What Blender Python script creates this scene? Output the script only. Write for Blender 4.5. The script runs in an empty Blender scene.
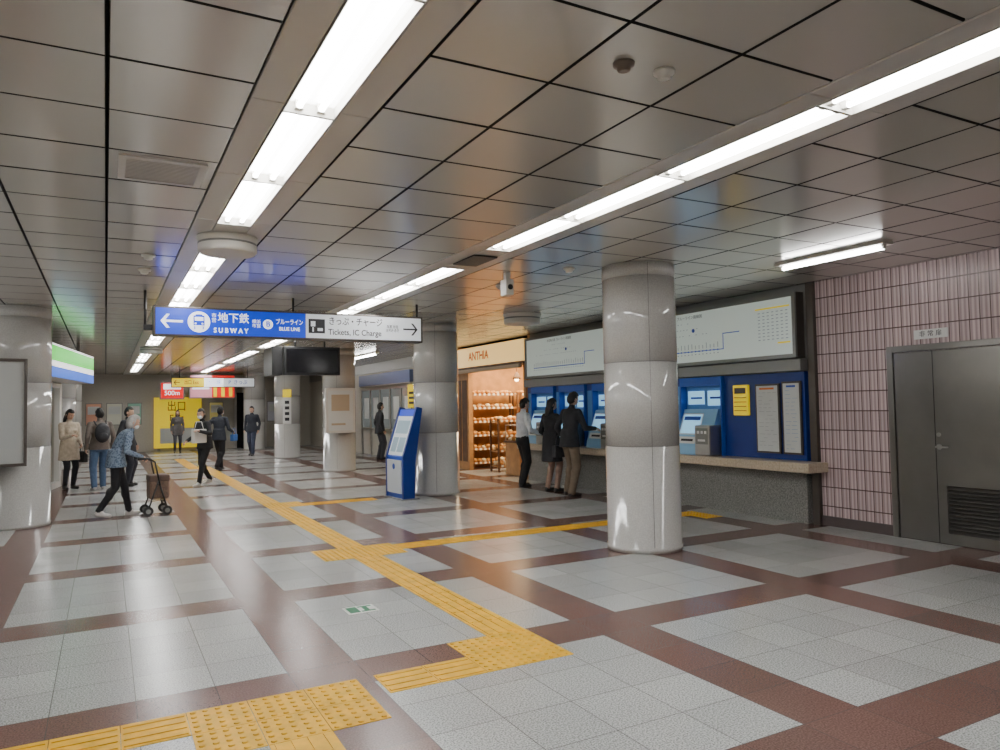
import bpy, bmesh, math, random
from mathutils import Vector, Matrix
random.seed(7)
C=bpy.context.scene.collection
PI=math.pi
CEIL=3.04
# ------------------------------------------------------------ materials
MATS={}
def mat(name,col,rough=.5,metal=0,emit=0,ecol=None,noise=0,nscale=20,bump=0,coat=0,alpha=1,trans=0):
    if name in MATS: return MATS[name]
    m=bpy.data.materials.new(name); m.use_nodes=True
    nt=m.node_tree; b=nt.nodes['Principled BSDF']
    b.inputs['Base Color'].default_value=(*col,1); b.inputs['Roughness'].default_value=rough
    b.inputs['Metallic'].default_value=metal
    if coat: b.inputs['Coat Weight'].default_value=coat
    if emit:
        b.inputs['Emission Color'].default_value=(*(ecol or col),1); b.inputs['Emission Strength'].default_value=emit
    if trans: b.inputs['Transmission Weight'].default_value=trans
    if noise or bump:
        tc=nt.nodes.new('ShaderNodeTexCoord'); n=nt.nodes.new('ShaderNodeTexNoise')
        n.inputs['Scale'].default_value=nscale; n.inputs['Detail'].default_value=4
        nt.links.new(tc.outputs['Object'],n.inputs['Vector'])
        if noise:
            r=nt.nodes.new('ShaderNodeValToRGB')
            lo=[max(0,c*(1-noise)) for c in col]; hi=[min(1,c*(1+noise)) for c in col]
            r.color_ramp.elements[0].position=.3; r.color_ramp.elements[1].position=.7
            r.color_ramp.elements[0].color=(*lo,1); r.color_ramp.elements[1].color=(*hi,1)
            nt.links.new(n.outputs['Fac'],r.inputs['Fac']); nt.links.new(r.outputs['Color'],b.inputs['Base Color'])
        if bump:
            bp=nt.nodes.new('ShaderNodeBump'); bp.inputs['Strength'].default_value=bump; bp.inputs['Distance'].default_value=.02
            nt.links.new(n.outputs['Fac'],bp.inputs['Height']); nt.links.new(bp.outputs['Normal'],b.inputs['Normal'])
    MATS[name]=m; return m
class NG:
    def __init__(s,m): s.nt=m.node_tree
    def new(s,t): return s.nt.nodes.new(t)
    def put(s,inp,v):
        if isinstance(v,(int,float)): inp.default_value=v
        elif isinstance(v,tuple): inp.default_value=v
        else: s.nt.links.new(v,inp)
    def m(s,op,a,b=0,c=0):
        n=s.new('ShaderNodeMath'); n.operation=op; s.put(n.inputs[0],a); s.put(n.inputs[1],b)
        return n.outputs[0]
    def mix(s,f,a,b):
        n=s.new('ShaderNodeMix'); n.data_type='RGBA'; s.put(n.inputs[0],f); s.put(n.inputs[6],a); s.put(n.inputs[7],b); return n.outputs[2]
    def xyz(s):
        t=s.new('ShaderNodeTexCoord'); x=s.new('ShaderNodeSeparateXYZ'); s.nt.links.new(t.outputs['Object'],x.inputs[0]); s.tc=t.outputs['Object']; return x.outputs
    def fm(s,v,off,per):
        return s.m('FLOORED_MODULO',s.m('SUBTRACT',v,off),per)
    def noise(s,scale,detail=2):
        n=s.new('ShaderNodeTexNoise'); n.inputs['Scale'].default_value=scale; n.inputs['Detail'].default_value=detail; s.nt.links.new(s.tc,n.inputs['Vector']); return n.outputs['Fac']
    def ramp(s,f,p0,c0,p1,c1):
        n=s.new('ShaderNodeValToRGB'); e=n.color_ramp.elements; e[0].position=p0;e[1].position=p1;e[0].color=(*c0,1);e[1].color=(*c1,1)
        s.nt.links.new(f,n.inputs[0]); return n.outputs[0]
FX=.95; FY=.06
def make_floor_mat():
    m=mat('floor_granite',(.6,.6,.6),.2); g=NG(m); b=m.node_tree.nodes['Principled BSDF']
    x,y,z=g.xyz()
    bx=g.m('LESS_THAN',g.fm(x,FX,2.0),.4); by=g.m('LESS_THAN',g.fm(y,FY,2.0),.4)
    br=g.m('MAXIMUM',bx,by)
    fx=g.m('FLOOR',g.m('DIVIDE',g.m('SUBTRACT',x,FX),.4)); fy=g.m('FLOOR',g.m('DIVIDE',g.m('SUBTRACT',y,FY),.4))
    cmb=g.new('ShaderNodeCombineXYZ'); g.put(cmb.inputs[0],fx); g.put(cmb.inputs[1],fy)
    wn=g.new('ShaderNodeTexWhiteNoise'); g.put(wn.inputs['Vector'],cmb.outputs[0])
    tv=wn.outputs['Value']
    n1=g.noise(110,3); n2=g.noise(1.3,3)
    white=g.ramp(n1,.38,(.23,.235,.23),.58,(.54,.55,.54))
    brown=g.ramp(n1,.35,(.105,.052,.042),.65,(.20,.112,.092))
    base=g.mix(br,white,brown)
    v=g.m('ADD',.88,g.m('MULTIPLY',tv,.17)); v=g.m('MULTIPLY',v,g.m('ADD',.86,g.m('MULTIPLY',n2,.28)))
    mul=g.new('ShaderNodeVectorMath'); mul.operation='SCALE'; g.put(mul.inputs[0],base); g.put(mul.inputs[3],v)
    jx=g.m('LESS_THAN',g.fm(x,FX-.0025,.4),.005); jy=g.m('LESS_THAN',g.fm(y,FY-.0025,.4),.005)
    j=g.m('MAXIMUM',jx,jy)
    col=g.mix(g.m('MULTIPLY',j,.75),mul.outputs[0],(.07,.06,.055,1))
    g.put(b.inputs['Base Color'],col)
    b.inputs['Roughness'].default_value=.23
    b.inputs['Specular IOR Level'].default_value=.5
    return m
def make_tile_mat():
    m=mat('pink_rib_tile',(.5,.4,.4),.3); g=NG(m); b=m.node_tree.nodes['Principled BSDF']
    x,y,z=g.xyz()
    gz=g.m('LESS_THAN',g.fm(z,0,.235),.013); gy=g.m('LESS_THAN',g.fm(y,0,.105),.010)
    gr=g.m('MAXIMUM',gz,gy)
    rib=g.m('SINE',g.m('MULTIPLY',g.fm(y,.010,.105),2*PI/.0475)); rib=g.m('ADD',.5,g.m('MULTIPLY',rib,.5))
    col=g.mix(rib,(.40,.285,.29,1),(.66,.53,.53,1))
    fy=g.m('FLOOR',g.m('DIVIDE',y,.105)); fz=g.m('FLOOR',g.m('DIVIDE',z,.235))
    cmb=g.new('ShaderNodeCombineXYZ'); g.put(cmb.inputs[0],fy); g.put(cmb.inputs[1],fz)
    wn=g.new('ShaderNodeTexWhiteNoise'); g.put(wn.inputs['Vector'],cmb.outputs[0])
    mul=g.new('ShaderNodeVectorMath'); mul.operation='SCALE'; g.put(mul.inputs[0],col); g.put(mul.inputs[3],g.m('ADD',.88,g.m('MULTIPLY',wn.outputs['Value'],.2)))
    g.put(b.inputs['Base Color'],g.mix(gr,mul.outputs[0],(.085,.04,.038,1)))
    bp=g.new('ShaderNodeBump'); bp.inputs['Distance'].default_value=.008; bp.inputs['Strength'].default_value=.45
    g.put(bp.inputs['Height'],g.m('MULTIPLY',rib,g.m('SUBTRACT',1,gr))); g.put(b.inputs['Normal'],bp.outputs[0])
    return m
def make_speck(name,lo,hi,scale,rough,p0=.35,p1=.65,coat=0):
    m=mat(name,hi,rough,coat=coat); g=NG(m); b=m.node_tree.nodes['Principled BSDF']; g.xyz()
    n=g.noise(scale,3); g.put(b.inputs['Base Color'],g.ramp(n,p0,lo,p1,hi)); return m
M_floor=make_floor_mat(); M_tile=make_tile_mat()
M_col=make_speck('column_stone',(.43,.425,.405),(.50,.495,.475),70,.09,coat=.3)
M_granite=make_speck('grey_granite',(.13,.13,.125),(.30,.30,.28),60,.35)
M_ledge=make_speck('ledge_stone',(.46,.37,.26),(.60,.51,.39),40,.3)
M_ceil=mat('ceiling_panel',(.64,.62,.585),.19,.45)
M_chan=mat('ceiling_channel',(.58,.565,.54),.35,.25)
M_dark=mat('dark_void',(.006,.006,.006),.9)
M_tube=mat('fluorescent_tube',(1,1,1),.5,emit=31,ecol=(1,.998,.985))
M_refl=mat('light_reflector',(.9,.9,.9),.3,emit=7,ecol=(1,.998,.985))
M_white=mat('white_paint',(.75,.75,.73),.4); M_offw=mat('offwhite_plastic',(.62,.6,.55),.4)
M_black=mat('black_plastic',(.015,.015,.016),.35); M_steel=mat('brushed_steel',(.46,.45,.43),.3,.9,noise=.08,nscale=4)
M_doorst=mat('door_steel',(.24,.23,.215),.28,.85,noise=.06,nscale=3)
M_gmetal=mat('grey_metal',(.24,.24,.23),.4,.5); M_bronze=mat('bronze_frame',(.10,.085,.075),.35,.6)
M_blue=mat('panel_blue',(.006,.03,.22),.35); M_seam=mat('seam',(.13,.13,.13),.6)
M_yel=mat('tactile_yellow',(.74,.41,.008),.5,noise=.18,nscale=9)
M_cream=mat('cream_wall',(.40,.375,.32),.5,noise=.05)
M_wood=mat('bakery_wood',(.46,.24,.09),.45,noise=.2,nscale=5); M_wood2=mat('dark_wood',(.14,.07,.035),.45,noise=.25,nscale=6)
M_signblue=mat('sign_blue',(.002,.035,.42),.3,emit=.7,ecol=(.0,.04,.62))
M_signwhite=mat('sign_white',(.8,.8,.8),.3,emit=1.2,ecol=(.85,.9,.95)); M_signgrey=mat('sign_greywhite',(.6,.62,.64),.3,emit=.45,ecol=(.72,.76,.8))
M_signyel=mat('sign_yellow',(.85,.62,.01),.4,emit=.45,ecol=(.9,.65,.0)); M_signred=mat('sign_red',(.7,.01,.01),.4,emit=.7,ecol=(.8,.0,.0)); M_ink=mat('ink_black',(.02,.02,.025),.5)
M_green=mat('sign_green',(.03,.5,.03),.4,emit=1.0,ecol=(.03,.75,.02)); M_cyan=mat('screen_cyan',(.3,.6,.8),.3,emit=.8,ecol=(.3,.65,.95))
M_lblue=mat('machine_lightblue',(.08,.27,.62),.35); M_paper=mat('poster_paper',(.62,.64,.62),.5)
M_map=mat('map_backlit',(.56,.62,.58),.35,emit=.3,ecol=(.72,.84,.78)); M_inkb=mat('ink_blue',(.02,.08,.45),.5); M_inkg=mat('ink_grey',(.2,.22,.22),.5)
M_rail=mat('map_line',(.02,.10,.6),.5); M_or=mat('ink_orange',(.75,.2,.03),.5)

# ------------------------------------------------------------ geometry helpers
def link(o,parent=None):
    C.objects.link(o)
    if parent is not None:
        o.parent=parent[0]; o.matrix_parent_inverse=parent[1].inverted()
    return o
def group(name,loc=(0,0,0),rz=0):
    e=bpy.data.objects.new(name,None); e.location=loc; e.rotation_euler=(0,0,rz); e.empty_display_size=.2
    C.objects.link(e); return (e,Matrix.Translation(loc)@Matrix.Rotation(rz,4,'Z'))
def lgroup(name,loc=(0,0,0),rz=0):
    e,_=group(name,loc,rz); return (e,Matrix.Identity(4))
def addbox(bm,x0,x1,y0,y1,z0,z1,mi=0):
    vs=[bm.verts.new(p) for p in((x0,y0,z0),(x1,y0,z0),(x1,y1,z0),(x0,y1,z0),(x0,y0,z1),(x1,y0,z1),(x1,y1,z1),(x0,y1,z1))]
    for f in((3,2,1,0),(4,5,6,7),(0,1,5,4),(1,2,6,5),(2,3,7,6),(3,0,4,7)):
        bm.faces.new([vs[i] for i in f]).material_index=mi
def finish(name,bm,mats,parent=None,smooth=False,bevel=0):
    me=bpy.data.meshes.new(name); bm.normal_update(); bm.to_mesh(me); bm.free()
    for m in (mats if isinstance(mats,(list,tuple)) else [mats]): me.materials.append(m)
    if smooth:
        for p in me.polygons: p.use_smooth=True
    o=bpy.data.objects.new(name,me); link(o,parent)
    if bevel:
        md=o.modifiers.new('bevel','BEVEL'); md.width=bevel; md.segments=2; md.limit_method='ANGLE'
    return o
def box(name,x0,x1,y0,y1,z0,z1,m,parent=None,bevel=0):
    bm=bmesh.new(); addbox(bm,min(x0,x1),max(x0,x1),min(y0,y1),max(y0,y1),min(z0,z1),max(z0,z1)); return finish(name,bm,m,parent,bevel=bevel)
def boxes(name,lst,mats,parent=None,bevel=0):
    bm=bmesh.new()
    for b in lst: addbox(bm,*b)
    return finish(name,bm,mats,parent,bevel=bevel)
def lathe(name,prof,loc,m,parent=None,seg=64,smooth=True):
    bm=bmesh.new(); rings=[]
    for r,z in prof:
        rings.append([bm.verts.new((loc[0]+r*math.cos(2*PI*i/seg),loc[1]+r*math.sin(2*PI*i/seg),loc[2]+z)) for i in range(seg)])
    for a,b in zip(rings,rings[1:]):
        for i in range(seg): bm.faces.new((a[i],a[(i+1)%seg],b[(i+1)%seg],b[i])).smooth=smooth
    bm.faces.new(rings[0][::-1]); bm.faces.new(rings[-1])
    return finish(name,bm,m,parent)
def frame_of(d):
    d=d.normalized(); up=Vector((0,0,1)) if abs(d.z)<.9 else Vector((0,1,0))
    a=d.cross(up).normalized(); b=a.cross(d).normalized(); return a,b
def cone(bm,p0,p1,r0,r1,seg=14,mi=0):
    p0=Vector(p0);p1=Vector(p1); a,b=frame_of(p1-p0)
    R=[]
    for p,r in((p0,r0),(p1,r1)):
        R.append([bm.verts.new(p+a*r*math.cos(2*PI*i/seg)+b*r*math.sin(2*PI*i/seg)) for i in range(seg)])
    for i in range(seg):
        f=bm.faces.new((R[0][i],R[1][i],R[1][(i+1)%seg],R[0][(i+1)%seg])); f.smooth=True; f.material_index=mi
    f=bm.faces.new(R[0]); f.material_index=mi
    f=bm.faces.new(R[1][::-1]); f.material_index=mi
def ball(bm,c,r,rot=None,seg=16,mi=0):
    if isinstance(r,(int,float)): r=(r,r,r)
    M=Matrix.Translation(Vector(c))@(rot.to_4x4() if rot is not None else Matrix.Identity(4))@Matrix.Diagonal((*r,1))
    res=bmesh.ops.create_uvsphere(bm,u_segments=seg,v_segments=max(8,seg*2//3),radius=1,matrix=M)
    fs=set()
    for v in res['verts']:
        for f in v.link_faces: fs.add(f)
    for f in fs: f.material_index=mi; f.smooth=True
def tube(name,pts,r,m,parent=None,seg=10):
    bm=bmesh.new()
    for a,b in zip(pts,pts[1:]): cone(bm,a,b,r,r,seg)
    for p in pts[1:-1]: ball(bm,p,r,seg=seg)
    return finish(name,bm,m,parent)
def text(name,s,size,loc,m,parent,rot=(PI/2,0,0),align='CENTER',sx=1.0,bold=0):
    cu=bpy.data.curves.new(name,'FONT'); cu.body=s; cu.size=size; cu.align_x=align; cu.align_y='CENTER'; cu.extrude=.0008; cu.offset=bold
    cu.materials.append(m); o=bpy.data.objects.new(name,cu); o.location=loc; o.rotation_euler=rot; o.scale=(sx,1,1); link(o,parent); return o
WR=(PI/2,0,-PI/2)
def disc(name,c,r,m,parent,axis='Y',th=.003,seg=32):
    bm=bmesh.new(); d={'Y':Vector((0,-th,0)),'X':Vector((-th,0,0)),'Z':Vector((0,0,th))}[axis]
    cone(bm,Vector(c),Vector(c)+d,r,r,seg); 
    for f in bm.faces:f.smooth=False
    return finish(name,bm,m,parent)

# ------------------------------------------------------------ shell
XW=7.87; YB=-6.0; YF=32.0; XL=-5.4
box('floor',XL-.2,12,YB-.2,YF+.2,-.1,0,M_floor)
bm=bmesh.new()
addbox(bm,XL-.2,12,YB-.2,YF+.2,CEIL+.14,CEIL+.2,1)
def panel(bm,x0,x1,y0,y1,mi=0,z=CEIL,g=.005):
    c=.005
    x0+=g;x1-=g;y0+=g;y1-=g
    t=[random.uniform(-.0009,.0009) for _ in range(2)]
    def zz(x,y,b=0): return z+b+(1 if x>(x0+x1)/2 else -1)*t[0]+(1 if y>(y0+y1)/2 else -1)*t[1]
    lo=[bm.verts.new((x,y,zz(x,y))) for x,y in((x0+c,y0+c),(x0+c,y1-c),(x1-c,y1-c),(x1-c,y0+c))]
    hi=[bm.verts.new((x,y,zz(x,y,c))) for x,y in((x0,y0),(x0,y1),(x1,y1),(x1,y0))]
    tp=[bm.verts.new((x,y,z+.04)) for x,y in((x0,y0),(x0,y1),(x1,y1),(x1,y0))]
    bm.faces.new(lo).material_index=mi
    for a,b,q in((lo,hi,1),(hi,tp,1)):
        for i in range(4): bm.faces.new((a[i],b[i],b[(i+1)%4],a[(i+1)%4])).material_index=q if mi==0 else mi
groups=[(-4.8,.1),(1.2,6.1),(7.1,12.0),(13.1,18.0),(19.1,24.0),(25.1,30.0)]
chans=(.6,3.0)
nx=int(round((8.4-XL)/.6)); ny=int((YF-YB)/.6)+1
for i in range(nx):
    x0=XL+i*.6
    if any(abs(x0-c)<.01 for c in chans): continue
    x1=min(x0+.6,XW)
    if x1-x0<.05: continue
    for k in range(ny):
        y0=-6.2+k*.6; y1=min(y0+.6,YF)
        if y1-y0<.05: continue
        panel(bm,x0,x1,y0,y1)
for c in chans:
    y=-6.2
    while y<YF:
        y1=min(y+1.22,YF)
        panel(bm,c,c+.167,y,y1,2,g=.002); panel(bm,c+.433,c+.6,y,y1,2,g=.002); y=y1
    gs=[-6.2]+[v for g in groups for v in g]+[YF]
    for a,b in zip(gs[::2],gs[1::2]): panel(bm,c+.167,c+.433,a,b,2,g=.002)
bmesh.ops.recalc_face_normals(bm,faces=bm.faces)
finish('ceiling',bm,[M_ceil,M_dark,M_chan])
def fixture(xc,y0,y1,n,surface=False):
    bm=bmesh.new(); L=(y1-y0)/n; z=CEIL+.055 if not surface else CEIL-.03
    w=.13 if not surface else .075
    for k in range(n):
        a=y0+k*L+.01;b=y0+(k+1)*L-.01
        if not surface:
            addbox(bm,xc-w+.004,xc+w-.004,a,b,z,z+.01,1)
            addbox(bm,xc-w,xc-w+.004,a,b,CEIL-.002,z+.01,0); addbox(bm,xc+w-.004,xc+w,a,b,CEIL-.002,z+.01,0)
            addbox(bm,xc-w,xc+w,a-.008,a,CEIL-.004,z+.01,0); addbox(bm,xc-w,xc+w,b,b+.008,CEIL-.004,z+.01,0)
        for dx in((-.055,.055) if not surface else (0,)):
            cone(bm,(xc+dx,a+.02,z-.03),(xc+dx,b-.02,z-.03),.015 if not surface else .022,.015 if not surface else .022,8,2)
            for e in(a,b-.03): addbox(bm,xc+dx-.02,xc+dx+.02,e,e+.03,z-.045,z,0)
    if surface: addbox(bm,xc-w,xc+w,y0-.02,y1+.02,z-.004,CEIL+.002,0)
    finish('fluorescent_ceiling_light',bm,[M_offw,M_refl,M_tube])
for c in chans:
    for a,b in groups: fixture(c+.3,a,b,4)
fixture(6.45,4.25,5.47,1,True); fixture(6.45,-1.75,-.53,1,True)
fixture(-2.4,1.2,6.1,4,True); fixture(-2.4,7.1,12,4,True)
fixture(6.3,18.5,22.1,3,True); fixture(6.3,25,28.6,3,True)
box('wall_back',XL-.2,XW+.2,YB-.2,YB,0,CEIL,M_cream)
box('wall_left',XL-.2,XL,YB,YF,0,CEIL,M_cream)
box('wall_far',XL-.2,XW+.2,YF,YF+.2,0,CEIL,M_cream)
box('wall_right',XW,XW+.2,YB,6.16,.12,CEIL,M_tile)
box('baseboard_right',XW-.02,XW+.2,YB,6.16,0,.12,mat('dark_base',(.08,.06,.06),.4))
box('trim_1',XW-.06,XW+.1,6.16,6.26,0,CEIL,M_bronze)
box('wall_ticket',XW,XW+.2,6.26,13.2,0,CEIL,M_gmetal)
box('wall_right_far',XW,XW+.2,16.95,YF,0,CEIL,M_cream)
box('trim_2',XW-.04,XW,16.95,YF,2.72,CEIL,M_gmetal)
# ------------------------------------------------------------ columns
def column(x,y,r=.405,name='round_column'):
    g=group(name,(x,y,0))
    pr=[(r+.010,0),(r+.010,.05),(r,.052)]
    for z in(1.10,1.99,2.9): pr+=[(r,z-.004),(r-.008,z-.003),(r-.008,z+.003),(r,z+.004)]
    pr+=[(r,CEIL)]
    lathe('shaft',pr,(x,y,0),M_col,g,96)
    bm=bmesh.new()
    for k in range(3):
        a=-2.0+k*2*PI/3; cx=x+(r-.002)*math.cos(a); cy=y+(r-.002)*math.sin(a)
        cone(bm,(cx,cy,.06),(cx,cy,CEIL-.01),.003,.003,6)
    finish('seams',bm,M_seam,g)
    bm=bmesh.new()
    for z in(1.10,1.99): cone(bm,(x,y,z-.003),(x,y,z+.003),r-.004,r-.004,96)
    finish('joint_rings',bm,M_seam,g); return g
column(5.2,.2); column(5.14,6.28,.395); column(5.27,12.2)
for k in range(2,5): column(5.2,6.2+6*k)
for yy in(0.2,24.2,30.2): column(-1.15,yy)
column(-1.12,12.25,.44)
g=lgroup('poster_case',(-1.31,11.66,0),math.radians(8))
box('back_plate',-.36,.36,.0,.05,.9,2.28,M_steel,g,.005)
boxes('frame',[(-.38,.38,-.05,0,.86,.90),(-.38,.38,-.05,0,2.26,2.3),(-.38,-.345,-.05,0,.90,2.26),(.345,.38,-.05,0,.90,2.26)],M_bronze,g)
box('poster',-.345,.345,-.015,0,.90,2.26,mat('case_sheet',(.50,.52,.51),.08,coat=.5),g)
boxes('poster_print',[(-.27,.27,-.018,-.015,1.1,1.5),(-.27,.1,-.018,-.015,1.7,1.75),(-.27,.2,-.018,-.015,1.6,1.63)],mat('print_grey',(.44,.46,.46),.3),g)
boxes('brackets',[(-.2,-.1,.05,.3,1.2,1.25),(-.2,-.1,.05,.3,2,2.05)],M_steel,g)
# ------------------------------------------------------------ tactile paving
bm=bmesh.new()
TX=-.03; TY=.05
def ttile(x,y,kind,mi=0):
    x+=TX; y+=TY
    addbox(bm,x+.002,x+.298,y+.002,y+.298,-.01,.003,0)
    if kind=='d':
        for i in range(5):
            for j in range(5):
                cx=x+.03+i*.06;cy=y+.03+j*.06; cone(bm,(cx,cy,.003),(cx,cy,.009),.016,.010,8,0)
    else:
        for i in range(4):
            o=.0375+i*.075
            if kind=='y': p=(x+o-.014,x+o+.014,y+.012,y+.288)
            else: p=(x+.012,x+.288,y+o-.014,y+o+.014)
            addbox(bm,*p,.003,.008,0)
def T(x,y,k): ttile(x,y,k)
for i in range(3):
    for j in range(2): T(.4+.3*i,3.5+.3*j,'d')
for i in range(2):
    for j in range(2): T(2.0+.3*i,3.8+.3*j,'d')
T(1.7,3.8,'x'); T(1.4,3.8,'x')
for i in range(14): T(.1-.3*i,3.8,'x')
for i in range(12): T(.7,3.2-.3*i,'y')
for i in range(3):
    for j in range(2): T(2.0+.3*i,7.4+.3*j,'d')
y=4.4
while y<7.35: T(2.3,y,'y'); y+=.3
y=8.0
while y<11.8: T(2.3,y,'y'); y+=.3
for i in range(2):
    for j in range(2): T(2.3+.3*i,11.9+.3*j,'d')
y=12.5
while y<21: T(2.3,y,'y'); y+=.3
for i in range(2):
    for j in range(2): T(2.0+.3*i,21.2+.3*j,'d')
for i in range(14): T(2.0,21.8+.3*i,'y')
for i in range(4): T(2.9+.3*i,11.9,'x')
for i in range(14): T(2.9+.3*i,7.6,'x')
for j in range(2): T(7.1,7.6-.3*j,'d')
finish('tactile_paving',bm,M_yel)
g=group('floor_exit_marker',(1.74,5.55,0))
box('plate',1.62,1.86,5.45,5.65,-.005,.002,M_white,g); boxes('symbol',[(1.64,1.72,5.47,5.63,.001,.003),(1.73,1.84,5.47,5.50,.001,.003),(1.73,1.84,5.60,5.63,.001,.003),(1.76,1.80,5.50,5.60,.001,.003)],mat('marker_green',(.02,.18,.08),.5),g)
# ------------------------------------------------------------ ceiling gadgets
def drum(x,y,r=.24,h=.14,name='ceiling_drum_speaker'):
    g=group(name,(x,y,CEIL))
    lathe('body',[(r*.93,-h),(r*.99,-h+.015),(r,-h+.03),(r,-.03),(r*1.04,-.02),(r*1.04,0)],(x,y,CEIL),M_offw,g,48)
    lathe('band',[(r*1.006,-h*.50),(r*1.006,-h*.38)],(x,y,CEIL),M_gmetal,g,48)
drum(.92,6.6); drum(6.0,10.3,.3,.16); drum(6.0,14.2,.3,.16); drum(.92,18.6,.24)
def detector(x,y,s=1,m=M_offw):
    lathe('smoke_detector',[(.03*s,-.06*s),(.045*s,-.055*s),(.05*s,-.03*s),(.075*s,-.02*s),(.078*s,0)],(x,y,CEIL-.001),m,seg=24)
detector(1.99,2.49,.62,mat('detector_brown',(.16,.12,.09),.4)); detector(2.2,2.47,.62)
for x,y in((.35,7.6),(.35,8.4),(5.7,7.2),(4.3,7.9),(4.45,6.6)): detector(x,y,.8)
g=group('ceiling_air_vent',(.3,4.9,CEIL))
boxes('frame',[(.06,.54,4.66,4.70,CEIL-.012,CEIL),(.06,.54,5.10,5.14,CEIL-.012,CEIL),(.06,.1,4.7,5.1,CEIL-.012,CEIL),(.5,.54,4.7,5.1,CEIL-.012,CEIL)],M_chan,g)
boxes('louvres',[(.1,.5,4.71+.028*i,4.725+.028*i,CEIL-.008,CEIL) for i in range(14)],M_chan,g)
g=group('ceiling_air_vent',(3.3,6.6,CEIL))
box('plate',3.17,3.43,6.35,6.85,CEIL-.012,CEIL-.003,M_dark,g)
boxes('louvres',[(3.17,3.43,6.36+.035*i,6.375+.035*i,CEIL-.02,CEIL-.012) for i in range(14)],M_gmetal,g)
g=group('security_camera',(3.95,7.1,CEIL))
box('mount',3.92,3.98,7.07,7.13,CEIL-.08,CEIL,M_offw,g); box('body',3.90,4.0,7.03,7.17,CEIL-.26,CEIL-.08,M_offw,g,.01); disc('lens',(3.95,7.03,CEIL-.17),.03,M_black,g,'Y',.01)
# ------------------------------------------------------------ hanging direction sign
def arrow(name,xc,y,zc,L,right,m,g,t=.022,hd=.085):
    s=1 if right else -1
    bm=bmesh.new(); P=[(-L/2,t/2),(-L/2,-t/2),(L/2-t*.7,-t/2),(L/2-t*.7,t/2)]
    def quad(pp):
        vs=[bm.verts.new((xc+s*a,y,zc+b)) for a,b in pp]; bm.faces.new(vs)
    quad(P); 
    for sg in(1,-1):
        quad([(L/2,0),(L/2-t*1.4,0),(L/2-hd-t*.7,sg*hd),(L/2-hd+t*.7,sg*hd)])
    return finish(name,bm,m,g)
YS=9.8
g=group('hanging_direction_sign',(2.26,YS,2.66))
box('housing',.50,4.02,YS-.04,YS+.14,2.48,2.85,M_bronze,g,.008)
box('face_blue',.53,2.34,YS-.048,YS-.04,2.505,2.825,M_signblue,g)
box('face_white',2.345,3.99,YS-.048,YS-.04,2.505,2.825,M_signgrey,g)
tubes=[(.42,2.55),(2.2,2.84),(3.97,2.84)]
for i,(x,z) in enumerate(tubes): tube('hanger_rod_%d'%i,[(x,YS+.05,z),(x,YS+.05,CEIL)],.016,M_black,g)
box('end_bracket',.40,.5,YS+.02,YS+.08,2.55,2.62,M_black,g)
yt=YS-.0505
arrow('arrow_left',.71,yt,2.665,.25,False,M_signwhite,g,t=.026)
disc('train_icon_disc',(1.02,YS-.048,2.665),.13,M_signwhite,g)
boxes('train_icon',[(.955,1.085,YS-.054,YS-.051,2.62,2.745),(.98,1.06,YS-.054,YS-.051,2.745,2.76),(.965,.98,YS-.054,YS-.051,2.57,2.61),(1.06,1.075,YS-.054,YS-.051,2.57,2.61)],M_signblue,g)
boxes('train_icon_windows',[(.97,1.07,YS-.056,YS-.054,2.68,2.725),(.97,.99,YS-.056,YS-.054,2.635,2.652),(1.05,1.07,YS-.056,YS-.054,2.635,2.652)],M_signwhite,g)
text('lettering_1','市\n営',.06,(1.195,yt,2.72),M_signwhite,g); text('lettering_2','地下鉄',.135,(1.43,yt,2.72),M_signwhite,g,bold=.0008,sx=.95)
text('lettering_3','S U B W A Y',.085,(1.40,yt,2.565),M_signwhite,g,bold=.002,sx=.9); text('lettering_4','横浜\n市営',.055,(1.71,yt,2.665),M_signwhite,g)
disc('line_disc',(1.855,YS-.048,2.665),.062,M_signwhite,g); text('lettering_5','B',.10,(1.855,YS-.053,2.665),M_signblue,g,bold=.003)
text('lettering_6','ブルーライン',.08,(2.13,yt,2.70),M_signwhite,g,sx=.75); text('lettering_7','BLUE LINE',.066,(2.13,yt,2.61),M_signwhite,g,sx=.9,bold=.001)
box('ticket_icon',2.38,2.60,YS-.051,YS-.048,2.57,2.76,M_ink,g)
boxes('ticket_icon_marks',[(2.41,2.47,YS-.053,YS-.051,2.66,2.73),(2.50,2.57,YS-.053,YS-.051,2.60,2.64),(2.43,2.45,YS-.053,YS-.051,2.59,2.65)],M_signgrey,g)
text('lettering_8','きっぷ・チャージ',.12,(3.03,yt,2.735),M_ink,g,sx=.8,bold=.001); text('lettering_9','Tickets, IC Charge',.11,(3.02,yt,2.59),M_ink,g,sx=.9,bold=.001)
text('lettering_10','车票 充值\n승차권 충전',.05,(3.56,yt,2.665),M_ink,g,sx=.8)
arrow('arrow_right',3.83,yt,2.665,.22,True,M_ink,g)
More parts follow.
